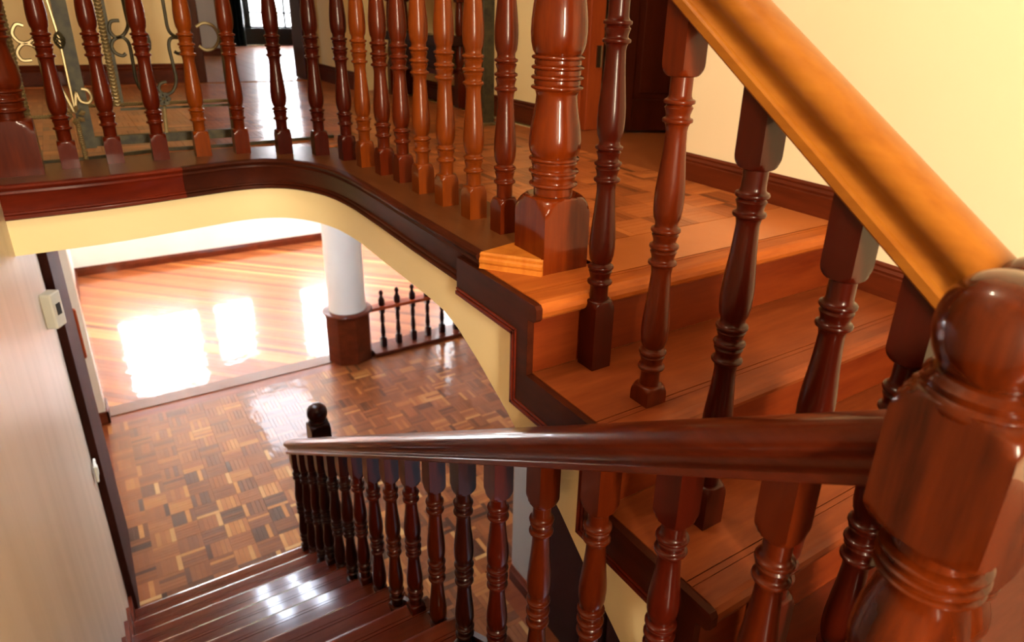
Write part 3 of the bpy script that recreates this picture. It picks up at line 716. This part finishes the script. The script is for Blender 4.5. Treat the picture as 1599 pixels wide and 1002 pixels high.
gt = thing('wrought_iron_gate', 'bronze wrought iron gate leaf with scrolls standing behind the landing balusters', 'gate', (-.42,GY,0)); G0 = Vector((-.42,GY,0))
def gp(mb, nm, mat=M_BRONZE):
    o = mb.build(nm, mat, gt); inpar(o, G0); return o
gp(MB().box(-.705,-.660,GY-.018,GY+.018,.03,1.5),'stile'); gp(MB().box(-.178,-.148,GY-.018,GY+.018,0,1.5),'stile')
gp(MB().box(-.665,-.17,GY-.014,GY+.014,.035,.068),'bottom_rail'); gp(MB().box(-.665,-.17,GY-.014,GY+.014,1.46,1.5),'top_rail')
gp(MB().box(-.56,-.17,GY-.006,GY+.006,.158,.166),'cross_bar'); gp(twisted((-.665,GY,.180),(-.17,GY,.180),.0075,16),'twisted_bar',M_BRASS)
gp(twisted((-.566,GY,.176),(-.566,GY,1.46),.013,25),'twisted_bar',M_BRASS); gp(MB().box(-.556,-.544,GY+.004,GY+.016,.17,1.46),'bar')
for pts in ([(-.488,.62),(-.484,.50),(-.484,.455),(-.506,.422),(-.531,.416),(-.545,.440),(-.536,.468),(-.509,.472)],
            [(-.507,.360),(-.520,.352),(-.541,.363),(-.548,.385),(-.537,.407),(-.511,.416),(-.492,.395),(-.490,.340),(-.490,.266),(-.477,.226),(-.460,.212)],
            [(-.356,.62),(-.356,.50),(-.354,.445),(-.337,.421),(-.310,.419),(-.300,.440),(-.315,.455)],
            [(-.315,.362),(-.333,.358),(-.345,.366)],
            [(-.325,.415),(-.350,.412),(-.361,.385),(-.357,.32),(-.355,.262),(-.373,.222),(-.401,.211),(-.419,.228),(-.412,.250),(-.390,.257)],
            [(-.257,.454),(-.228,.468),(-.195,.456),(-.180,.417),(-.200,.380),(-.233,.370),(-.256,.385)]):
    gp(scroll(pts, GY),'scroll',M_BRASS if pts[0][0] > -.3 else M_BRONZE)
gp(twisted((-.411,GY,.205),(-.419,GY,.066),.008,5),'twisted_bar',M_BRASS)
mb = MB()
for k in range(6):
    a = math.pi/3*k; c0 = Vector((-.411+.016*math.cos(a),GY-.008,.196+.016*math.sin(a)))
    mb.add([c0+Vector((.011*math.cos(t_)*1,-.006*math.sin(u_),.011*math.sin(t_))) for u_ in (0,1.57) for t_ in [i*math.pi/3 for i in range(6)]], [(0,1,2,3,4,5),(6,7,8,9,10,11)]+[(i,(i+1)%6,6+(i+1)%6,6+i) for i in range(6)])
gp(mb,'rosette',M_BRONZE)
gp(MB().lathe([(.002,.36),(.014,.375),(.017,.40),(.014,.425),(.002,.44)],10,(-.435,GY)).box(-.439,-.431,GY-.004,GY+.004,.205,1.46),'basket')
SY = 1.9
sc_ = thing('iron_side_screen', 'twisted iron screen with rosette between the left newel and the gate', 'gate', (-.80,SY,0)); G0 = Vector((-.80,SY,0))
def gp2(mb, nm, mat=M_BRASS):
    o = mb.build(nm, mat, sc_); inpar(o, G0); return o
gp2(twisted((-.843,SY,.158),(-.843,SY,1.46),.010,25),'twisted_bar')
gp2(twisted((-1.0,SY,.158),(-.715,SY,.162),.007,9),'twisted_bar')
gp2(MB().tube([(-.716,SY,1.46),(-.714,SY,.53),(-.704,SY,.415),(-.704,SY,.17)],.0045,6),'rod')
gp2(twisted((-.705,SY,.15),(-.703,SY,.0),.0085,5),'twisted_bar')
gp2(MB().box(-.776,-.764,SY+.004,SY+.014,0,1.46),'bar',M_BRONZE)
mb = MB()
for k in range(8):
    a = math.pi/4*k
    pts = [Vector((-.704+(.016*math.sin(math.pi*j/8))*math.cos(a+j*.45), SY+(.016*math.sin(math.pi*j/8))*math.sin(a+j*.45), .44-.06*j/8)) for j in range(9)]
    mb.sweep(pts, [(.0025,0),(0,.0025),(-.0025,0),(0,-.0025)], up=Vector((0,1,.01)))
gp2(mb,'basket',M_BRONZE)
mb = MB()
for k in range(6):
    a = math.pi/3*k+.3; cc = Vector((-.706+.021*math.cos(a),SY-.010,.163+.021*math.sin(a)))
    dr = Vector((math.cos(a),0,math.sin(a))); pr_ = Vector((-math.sin(a),0,math.cos(a)))
    mb.add([cc-dr*.014, cc+pr_*.009+dr*.003, cc+dr*.014, cc-pr_*.009+dr*.003, cc+Vector((0,-.008,0)), cc+Vector((0,.006,0))], [(0,1,4),(1,2,4),(2,3,4),(3,0,4),(1,0,5),(2,1,5),(3,2,5),(0,3,5)])
gp2(mb,'rosette')
for pts in ([(-.795,.455),(-.815,.458),(-.830,.431),(-.819,.407),(-.799,.401),(-.776,.415),(-.768,.455),(-.770,.56)],
            [(-.794,.347),(-.820,.347),(-.829,.371),(-.812,.395),(-.791,.397),(-.773,.380),(-.772,.334),(-.770,.20)],
            [(-.672,.250),(-.655,.245),(-.646,.222),(-.659,.203),(-.681,.209),(-.69,.235),(-.70,.19)],
            [(-.735,.262),(-.724,.235),(-.716,.206),(-.708,.175)],
            [(-.868,.42),(-.885,.44),(-.905,.425),(-.90,.39),(-.875,.375),(-.856,.40)]):
    gp2(scroll(pts, SY),'scroll')
fr_ = MB()
P = [(-1.0,1.895),(-.866,1.897),(-.693,1.911),(-.453,1.985),(-.173,1.976),(.24,2.012)]
fr_.sweep([Vector((x,y,0)) for x,y in P],[(-.008,0),(-.008,.012),(.008,.012),(.008,0)])
tag(fr_.build('floor_track', M_BRONZE), 'narrow bronze metal track on the floor under the iron gate', 'track')
po = thing('gate_post', 'greenish bronze metal post with a flat foot beside the hall wall', 'post', (1.055,2.06,0))
MB().box(-.032,.032,-.02,.02,.012,1.7).build('shaft', M_BRONZE, po, bevel=.003); MB().box(-.045,.05,-.04,.03,0,.014).build('foot', M_BRASS, po, bevel=.002)

# ------------------------------------------------------------------ wooden bench behind the balusters
bn = thing('hall_bench', 'dark wooden bench with turned posts against the hall wall', 'bench', (1.1,2.9,0))
def legm():
    mb = MB(); block(mb,.05,0,.20,0,.015); mb.lathe([(.019,.195),(.019,.21),(.026,.218),(.019,.23),(.025,.25),(.026,.28),(.020,.33),(.017,.36),(.025,.368),(.019,.38),(.025,.39),(.020,.40),(.026,.42),(.024,.50),(.018,.58)],14); block(mb,.05,.575,.66,.015,0); return mb
for (x,y) in ((.03,-.22),(.03,.55),(.13,-.22),(.13,.55)): o = legm().build('leg', TONE['mid'], bn, loc=(x-.0,y,0))
MB().box(-.02,.155,-.26,.60,.345,.40).build('seat', TONE['black'], bn, bevel=.006)
MB().box(.005,.02,-.2,.53,.22,.345).build('apron', TONE['black'], bn); MB().box(-.01,.14,-.2,.53,.19,.215).build('shelf', TONE['dark'], bn, bevel=.003)
MB().box(-.015,.155,-.25,.58,.66,.69).build('arm_rail', TONE['dark'], bn, bevel=.005)
